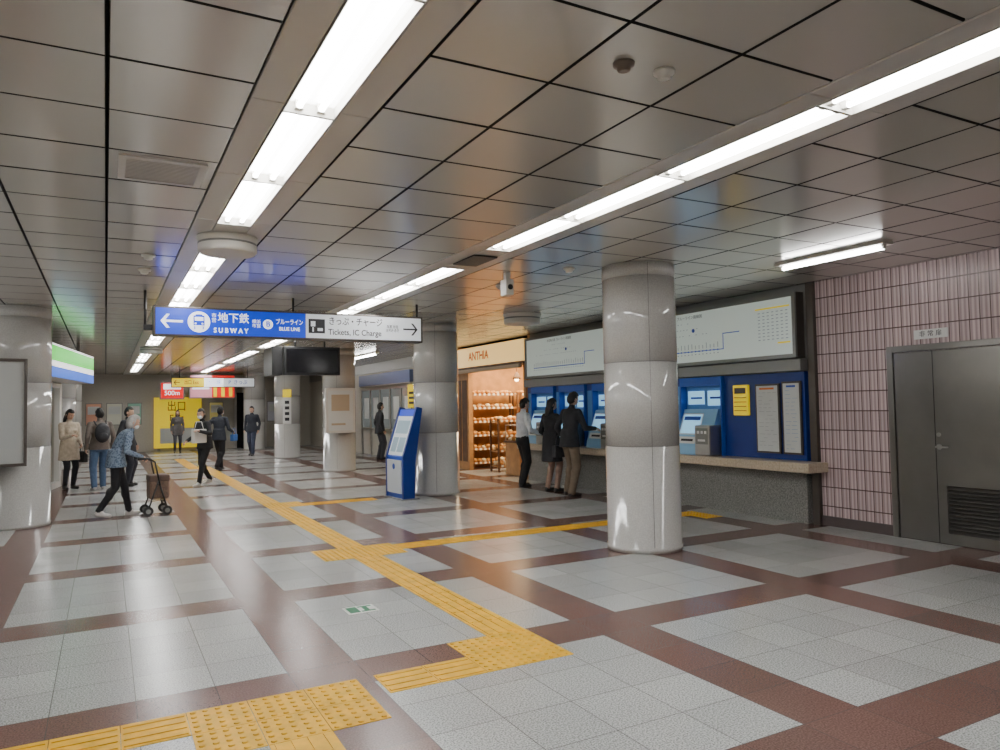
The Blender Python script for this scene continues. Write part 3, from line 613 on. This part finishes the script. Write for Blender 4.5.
def human(name,loc,yaw,H=1.7,top=(.02,.02,.02),pants=(.02,.02,.025),shoes=(.03,.03,.03),hair='short',haircol=HB,female=False,lean=0,
          ankL=None,ankR=None,wrL=None,wrR=None,head=(0,0),coat=None,skirt=None,topmat=None,curl=.5,mask=False,extras=None,bend=0,vox=.014):
    s=H/1.7; par=lgroup(name,(loc[0],loc[1],0),math.radians(yaw)); V=Vector
    tm=topmat or mat(name+'_top',top,.8,noise=.15,nscale=15,bump=.5); pm=mat(name+'_lower',pants,.8,noise=.1,bump=.4); sm=mat(name+'_shoes',shoes,.5)
    LR=Matrix.Rotation(-math.radians(lean),3,'X'); piv=V((0,0,.93))
    BR=Matrix.Rotation(-math.radians(bend),3,'X')
    def U(p):
        p=V(p); q=LR@(p-piv)+piv
        if bend and p.z>1.1:
            c=LR@(V((0,0,1.1))-piv)+piv; q=BR@(q-c)+c
        return q
    sw=.165 if female else .185
    lg=0 if female else .010
    ankL=V(ankL or (-.10,-.02,.085)); ankR=V(ankR or (.10,.03,.085))
    hipz=.92
    prims=[]; bm=bmesh.new()
    def seg(p0,p1,r0,r1,tag,b=True):
        cone(bm,p0*s,p1*s,r0*s,r1*s)
        if b: ball(bm,p0*s,r0*s); ball(bm,p1*s,r1*s)
        prims.append((p0*s,p1*s,r0*s,r1*s,tag))
    k=.92 if female else 1.03
    rings=[(.80,.13,.095),(.88,.172,.118),(.97,.165,.112),(1.06,.145*k,.105),(1.14,.150*k,.11),(1.25,.170*k,.12),(1.33,.180*k,.117),(1.39,.155*k,.095),(1.435,.075,.065)]
    R=[]
    for z,rx,ry in rings:
        R.append([bm.verts.new(U((rx*math.cos(2*PI*i/24),ry*math.sin(2*PI*i/24)*(1.0),z))*s) for i in range(24)])
    for a,b in zip(R,R[1:]):
        for i in range(24): bm.faces.new((a[i],a[(i+1)%24],b[(i+1)%24],b[i]))
    bm.faces.new(R[0][::-1]); bm.faces.new(R[-1])
    prims.append((V((0,0,.80))*s,V((0,0,.90))*s,.15*s,.15*s,'p')); prims.append((U((0,0,1.0))*s,U((0,0,1.36))*s,.15*s,.15*s,'t'))
    for sg in(-1,1): prims.append((U((sg*.08,0,1.02))*s,U((sg*.08,0,1.3))*s,.09*s,.09*s,'t'))
    seg(U((0,-.01,1.40)),U((0,.015,1.53)),.058,.05,'k',True)
    if female:
        for sg in(-1,1): ball(bm,U((sg*.07,.085,1.25))*s,.055*s)
    for sg,an in((-1,ankL),(1,ankR)):
        hip=V((sg*.088,0,hipz)); kn,an2=ik(hip,an,.435,.425,V((0,1,0)))
        seg(hip,kn,.094,.066+lg,'p'); seg(kn,an2,.064+lg,.050+lg,'p')
        ball(bm,(kn.lerp(an2,.3)+V((0,-.012,0)))*s,((.058+lg)*s,(.060+lg)*s,.11*s)); 
        toe=V((an2.x+sg*.02,an2.y+.15,max(.03,.032+(an2.z-.09)*.15))); heel=V((an2.x,an2.y-.035,max(.032,an2.z-.055)))
        seg(heel,toe,.036,.034,'s'); seg(an2+V((0,0,-.005)),toe.lerp(heel,.45),.044,.036,'s')
        seg(an2,heel,.042,.036,'s')
    if coat:
        hem,fl=coat; pr=[(1.10,.16,.12),(.98,.185,.135),(hem,fl,fl*.78)]
        R=[]
        for z,rx,ry in pr:
            f=max(0,1-(z)/.98); oy=(ankL.y+ankR.y)/2*f*.3
            R.append([bm.verts.new(V((rx*math.cos(2*PI*i/24)*(1+.03*math.sin(5*2*PI*i/24)),oy+ry*math.sin(2*PI*i/24),z))*s) for i in range(24)])
        for a,b in zip(R,R[1:]):
            for i in range(24): bm.faces.new((a[(i+1)%24],a[i],b[i],b[(i+1)%24]))
        bm.faces.new(R[0]); bm.faces.new(R[-1][::-1])
    wr={}
    for sg,w in((-1,wrL),(1,wrR)):
        sh=U((sg*sw,0,1.375)); w=V(w) if w else sh+V((sg*.06,.04,-.50))
        el,w2=ik(sh,w,.285,.255,V((sg*.35,-.8,-.5)))
        seg(sh,el,.060,.050,'t'); seg(el,w2,.048,.036,'t'); wr[sg]=(el,w2)
        seg(U((sg*.09,0,1.385)),sh,.055,.060,'t')
    me=remesh(bm,vox*s,3)
    me.materials.clear()
    for m in(tm,pm,sm,SKIN): me.materials.append(m)
    idx={'t':0,'p':1,'s':2,'k':3}
    for p in me.polygons:
        c=p.center; best=9; bt='t'
        for a,b,r0,r1,tag in prims:
            ab=b-a; u=max(0,min(1,(c-a).dot(ab)/ab.length_squared)); dd=(c-(a+ab*u)).length-(r0+(r1-r0)*u)
            if dd<best: best=dd; bt=tag
        if bt=='p' and coat and c.z>coat[0]*s+.006: bt='t' if not skirt else 'p'
        if bt=='k' and (c-U((0,0,1.43))*s).z<0: bt='t'
        p.material_index=idx[bt]
    o=bpy.data.objects.new('body',me); link(o,par)
    for sg in(-1,1):
        el,w=wr[sg]; d=(w-el).normalized()
        n=V((-sg,0,0)) if abs(d.x)<.75 else V((0,0,-1))
        if d.z>-.5: n=V((-sg*.3,0,-1))
        make_hand(par,'hand_left' if sg<0 else 'hand_right',w*s,d,n,V((0,1,.3)) if d.z<-.5 else V((-sg,0,.4)),s*.95,curl)
    hy,hp=head; HR=Matrix.Rotation(-math.radians(lean+bend)*.5,3,'X')@Matrix.Rotation(math.radians(hy),3,'Z')@Matrix.Rotation(-math.radians(hp),3,'X')
    hc=(U((0,.015,1.50))+V((0,.012,.09)))*s
    a,b,c=.074*s,.094*s,.116*s
    def shape(v):
        x,y,z=v
        if z<0: x*=1-.32*z*z; 
        if z<-.1 and y<0: y*=1-.45*min(1,-z*1.2)
        if z<-.5 and y>0: y*=1-.05
        y+=.26*math.exp(-((x/.16)**2+((z+.18)/.17)**2)) if y>0 else 0
        y-=.07*(math.exp(-(((abs(x)-.36)/.17)**2+((z-.02)/.12)**2))) if y>0 else 0
        return V((x*a,y*b,z*c))
    bm=bmesh.new(); res=bmesh.ops.create_uvsphere(bm,u_segments=32,v_segments=24,radius=1)
    for v in bm.verts: v.co=hc+HR@shape(v.co)
    for f in bm.faces: f.smooth=True
    def hp_(x,y,z): return hc+HR@V((x*a,y*b,z*c))
    for sg in(-1,1):
        ball(bm,hp_(sg*.36,.83,.02),(.013*s,.008*s,.008*s),HR,10,2); ball(bm,hp_(sg*.36,.90,.02),(.006*s,.006*s,.006*s),HR,8,1)
        ball(bm,hp_(sg*.37,.90,.20),(.018*s,.006*s,.004*s),HR,8,1); ball(bm,hp_(sg*1.0,-.05,-.05),(.011*s,.02*s,.032*s),HR,10,0)
    ball(bm,hp_(0,.90,-.50),(.024*s,.010*s,.007*s),HR,10,3)
    if mask: ball(bm,hp_(0,.55,-.42),(.056*s,.055*s,.048*s),HR,16,4)
    finish('head',bm,[SKIN,EYE,EYEW,LIP,MASK],par)
    bm=bmesh.new(); bmesh.ops.create_uvsphere(bm,u_segments=32,v_segments=24,radius=1)
    low={'short':-.45,'bob':-.9,'long':-.9}[hair]
    for v in bm.verts:
        x,y,z=v.co; face=(y>.42-.2*abs(x) and z<.52) or (z<low) or (hair=='short' and y>.12 and z<.05)
        kk=.80 if face else 1.12+.03*math.sin(9*x+7*z)+.02*math.sin(17*x-13*y)
        v.co=hc+HR@(shape(v.co) *kk if face else V((x*a*kk,y*b*kk,z*c*kk+.004)))
    for f in bm.faces: f.smooth=True
    if hair=='bob': ball(bm,hp_(0,-.35,-.35),(.084*s,.067*s,.09*s),HR)
    if hair=='long': ball(bm,hp_(0,-.45,-.8),(.084*s,.05*s,.15*s),HR)
    if hair=='short': ball(bm,hp_(0,-.3,-.12),(.078*s,.072*s,.085*s),HR)
    finish('hair',bm,haircol,par)
    if extras: extras(par,s)
    return par
def backpack(par,s,col=(.03,.03,.035)):
    m=mat('pack_%d'%int(col[0]*1000),col,.7,bump=.3)
    bm=bmesh.new(); ball(bm,(0,-.19*s,1.2*s),(.15*s,.085*s,.21*s)); finish('backpack',bm,m,par)
    bm=bmesh.new(); ball(bm,(0,-.26*s,1.12*s),(.10*s,.04*s,.09*s)); finish('backpack_pocket',bm,m,par)
    for sg in(-1,1): tube('strap_%d'%sg,[(sg*.10*s,-.13*s,1.36*s),(sg*.11*s,0,1.44*s),(sg*.11*s,.125*s,1.3*s),(sg*.13*s,.06*s,1.08*s)],.014*s,m,par)
def handbag(x,y,z,w,h,col,nm='handbag'):
    def f(par,s):
        m=mat('bag_%d_%d'%(int(col[0]*100),int(col[2]*100)),col,.6)
        box(nm,(x-.05)*s,(x+.05)*s,(y-w/2)*s,(y+w/2)*s,(z-h)*s,z*s,m,par,.015)
        tube(nm+'_strap',[(x*s,(y-w*.35)*s,z*s),(x*s,(y-w*.2)*s,(z+.16)*s),(x*s,(y+w*.2)*s,(z+.16)*s),(x*s,(y+w*.35)*s,z*s)],.008*s,m,par)
    return f
pm=mat('blouse_pattern',(.2,.27,.36),.8); g=NG(pm); b=pm.node_tree.nodes['Principled BSDF']; g.xyz()
vor=g.new('ShaderNodeTexVoronoi'); vor.inputs['Scale'].default_value=40; g.put(vor.inputs['Vector'],g.tc)
g.put(b.inputs['Base Color'],g.ramp(vor.outputs['Distance'],.2,(.06,.10,.17),.6,(.20,.26,.34)))
human('elderly_woman',(.14,12.4),-85,1.56,pants=(.012,.012,.015),shoes=(.65,.63,.6),hair='bob',haircol=HG,female=True,lean=10,bend=20,
      ankL=(-.09,.20,.085),ankR=(.09,-.25,.13),wrL=(-.20,.36,.96),wrR=(.20,.36,.96),head=(0,5),topmat=pm,coat=(.80,.21),curl=1.0,mask=True)
g=lgroup('wheeled_walker',(.69,12.36,0),math.radians(-85)); MF=mat('walker_frame',(.03,.03,.03),.35,.5)
for i,sx in enumerate((-.2,.2)):
    tube('side_frame_%d'%i,[(sx,-.27,.86),(sx,-.13,.86),(sx,-.05,.80),(sx,.02,.45),(sx,.12,.10)],.013,MF,g); tube('rear_leg_%d'%i,[(sx,.0,.52),(sx,-.14,.09)],.012,MF,g)
    tube('grip_%d'%i,[(sx,-.29,.86),(sx,-.17,.86)],.019,M_black,g)
tube('cross_bar_1',[(-.2,.02,.45),(.2,.02,.45)],.012,MF,g); tube('cross_bar_2',[(-.2,-.07,.30),(.2,-.07,.30)],.01,MF,g); tube('cross_bar_3',[(-.2,.09,.2),(.2,.09,.2)],.01,MF,g)
for i,(sx,sy) in enumerate(((-.2,.12),(.2,.12),(-.2,-.14),(.2,-.14))):
    bm=bmesh.new(); cone(bm,(sx-.015,sy,.07),(sx+.015,sy,.07),.07,.07,24); finish('wheel_%d'%i,bm,M_black,g); bm=bmesh.new(); cone(bm,(sx-.019,sy,.07),(sx+.019,sy,.07),.035,.035,16); finish('hub_%d'%i,bm,M_gmetal,g)
box('bag',-.17,.17,-.12,.16,.24,.58,mat('tweed_bag',(.16,.10,.07),.8,noise=.5,nscale=60),g,.03); box('bag_flap',-.175,.175,-.125,.165,.50,.60,mat('tweed_flap',(.10,.06,.045),.7),g,.02)
human('woman_in_beige_coat',(-.66,17.5),-150,1.63,top=(.50,.42,.32),pants=(.015,.015,.02),hair='long',female=True,coat=(.62,.22),wrR=(.10,.30,1.15),wrL=(-.12,.25,.95),head=(10,25),extras=handbag(-.26,.05,.80,.26,.24,(.02,.02,.02)),curl=.9)
human('man_with_backpack',(-.10,16.9),15,1.64,top=(.16,.13,.11),pants=(.07,.12,.22),shoes=(.5,.5,.5),hair='short',coat=(.84,.19),extras=backpack,ankL=(-.12,-.08,.1),ankR=(.10,.14,.085))
human('commuter_in_dark_coat',(.42,17.4),-120,1.66,top=(.03,.03,.035),pants=(.02,.02,.03),hair='short',coat=(.7,.21),head=(0,10))
human('woman_in_black_with_white_bag',(1.83,16.4),125,1.60,top=(.015,.015,.017),pants=(.012,.012,.014),shoes=(.6,.6,.58),hair='bob',female=True,lean=8,ankL=(-.09,.24,.085),ankR=(.09,-.22,.14),
      wrL=(-.30,.40,1.22),wrR=(.22,.30,1.0),head=(20,5),coat=(.82,.20),extras=handbag(-.16,.30,1.26,.34,.30,(.72,.70,.66),'white_bag'),mask=True)
human('man_in_navy_jacket',(2.62,20.4),-40,1.66,top=(.03,.035,.05),pants=(.015,.015,.018),hair='short',lean=5,coat=(.80,.20),ankL=(-.09,.24,.085),ankR=(.09,-.24,.14),wrL=(-.24,-.12,.92),wrR=(.24,.28,1.02),mask=True,extras=handbag(.27,.28,.95,.22,.18,(.05,.15,.45),'blue_bag'))
human('distant_walking_man',(4.45,26.3),150,1.68,top=(.03,.035,.05),pants=(.04,.05,.09),coat=(.82,.20),ankL=(-.09,.16,.085),ankR=(.09,-.18,.11),vox=.02)
human('distant_commuter',(2.4,30.2),180,1.6,top=(.10,.09,.09),pants=(.03,.03,.04),female=True,hair='long',coat=(.70,.2),vox=.02)
human('man_by_service_counter',(7.3,21.2),-90,1.7,top=(.03,.03,.035),pants=(.05,.05,.06),coat=(.78,.20),vox=.02)
human('man_in_white_shirt',(7.03,12.15),-95,1.68,top=(.70,.72,.74),pants=(.012,.012,.014),shoes=(.02,.02,.02),lean=3,wrR=(.18,.30,1.02),wrL=(-.16,.28,1.08),head=(0,18),ankL=(-.11,.02,.085),ankR=(.11,-.06,.085),curl=.8)
human('woman_in_dark_dress',(7.05,11.15),-80,1.66,top=(.015,.015,.018),pants=(.30,.19,.14),hair='long',female=True,coat=(.55,.21),wrR=(.12,.26,1.08),wrL=(-.20,.16,.95),head=(-15,15))
human('man_in_black_jacket',(6.96,10.42),-85,1.76,top=(.018,.018,.022),pants=(.17,.125,.085),shoes=(.03,.02,.02),lean=6,coat=(.80,.205),wrR=(.20,.38,1.10),wrL=(-.24,.10,.92),head=(-5,18),ankL=(-.15,.05,.085),ankR=(.13,-.08,.085),extras=handbag(-.30,.02,.82,.26,.20,(.03,.03,.035)))
# ------------------------------------------------------------ world, camera
w=bpy.data.worlds.new('world'); bpy.context.scene.world=w; w.use_nodes=True; w.node_tree.nodes['Background'].inputs[0].default_value=(.5,.52,.55,1); w.node_tree.nodes['Background'].inputs[1].default_value=.05
cam=bpy.data.cameras.new('camera'); co=bpy.data.objects.new('camera',cam); C.objects.link(co)
cam.sensor_width=36; cam.lens=730/1000*36; cam.clip_start=.05; cam.clip_end=200
ya=math.radians(28.4); pi_=math.radians(2.43); ro=math.radians(1.03)
f=Vector((math.sin(ya)*math.cos(pi_),math.cos(ya)*math.cos(pi_),math.sin(pi_))); r=Vector((math.cos(ya),-math.sin(ya),0)); u=r.cross(f)
r2=r*math.cos(ro)-u*math.sin(ro); u2=u*math.cos(ro)+r*math.sin(ro)
M=Matrix((r2,u2,-f)).transposed().to_4x4(); M.translation=Vector((0,0,1.55)); co.matrix_world=M
bpy.context.scene.camera=co
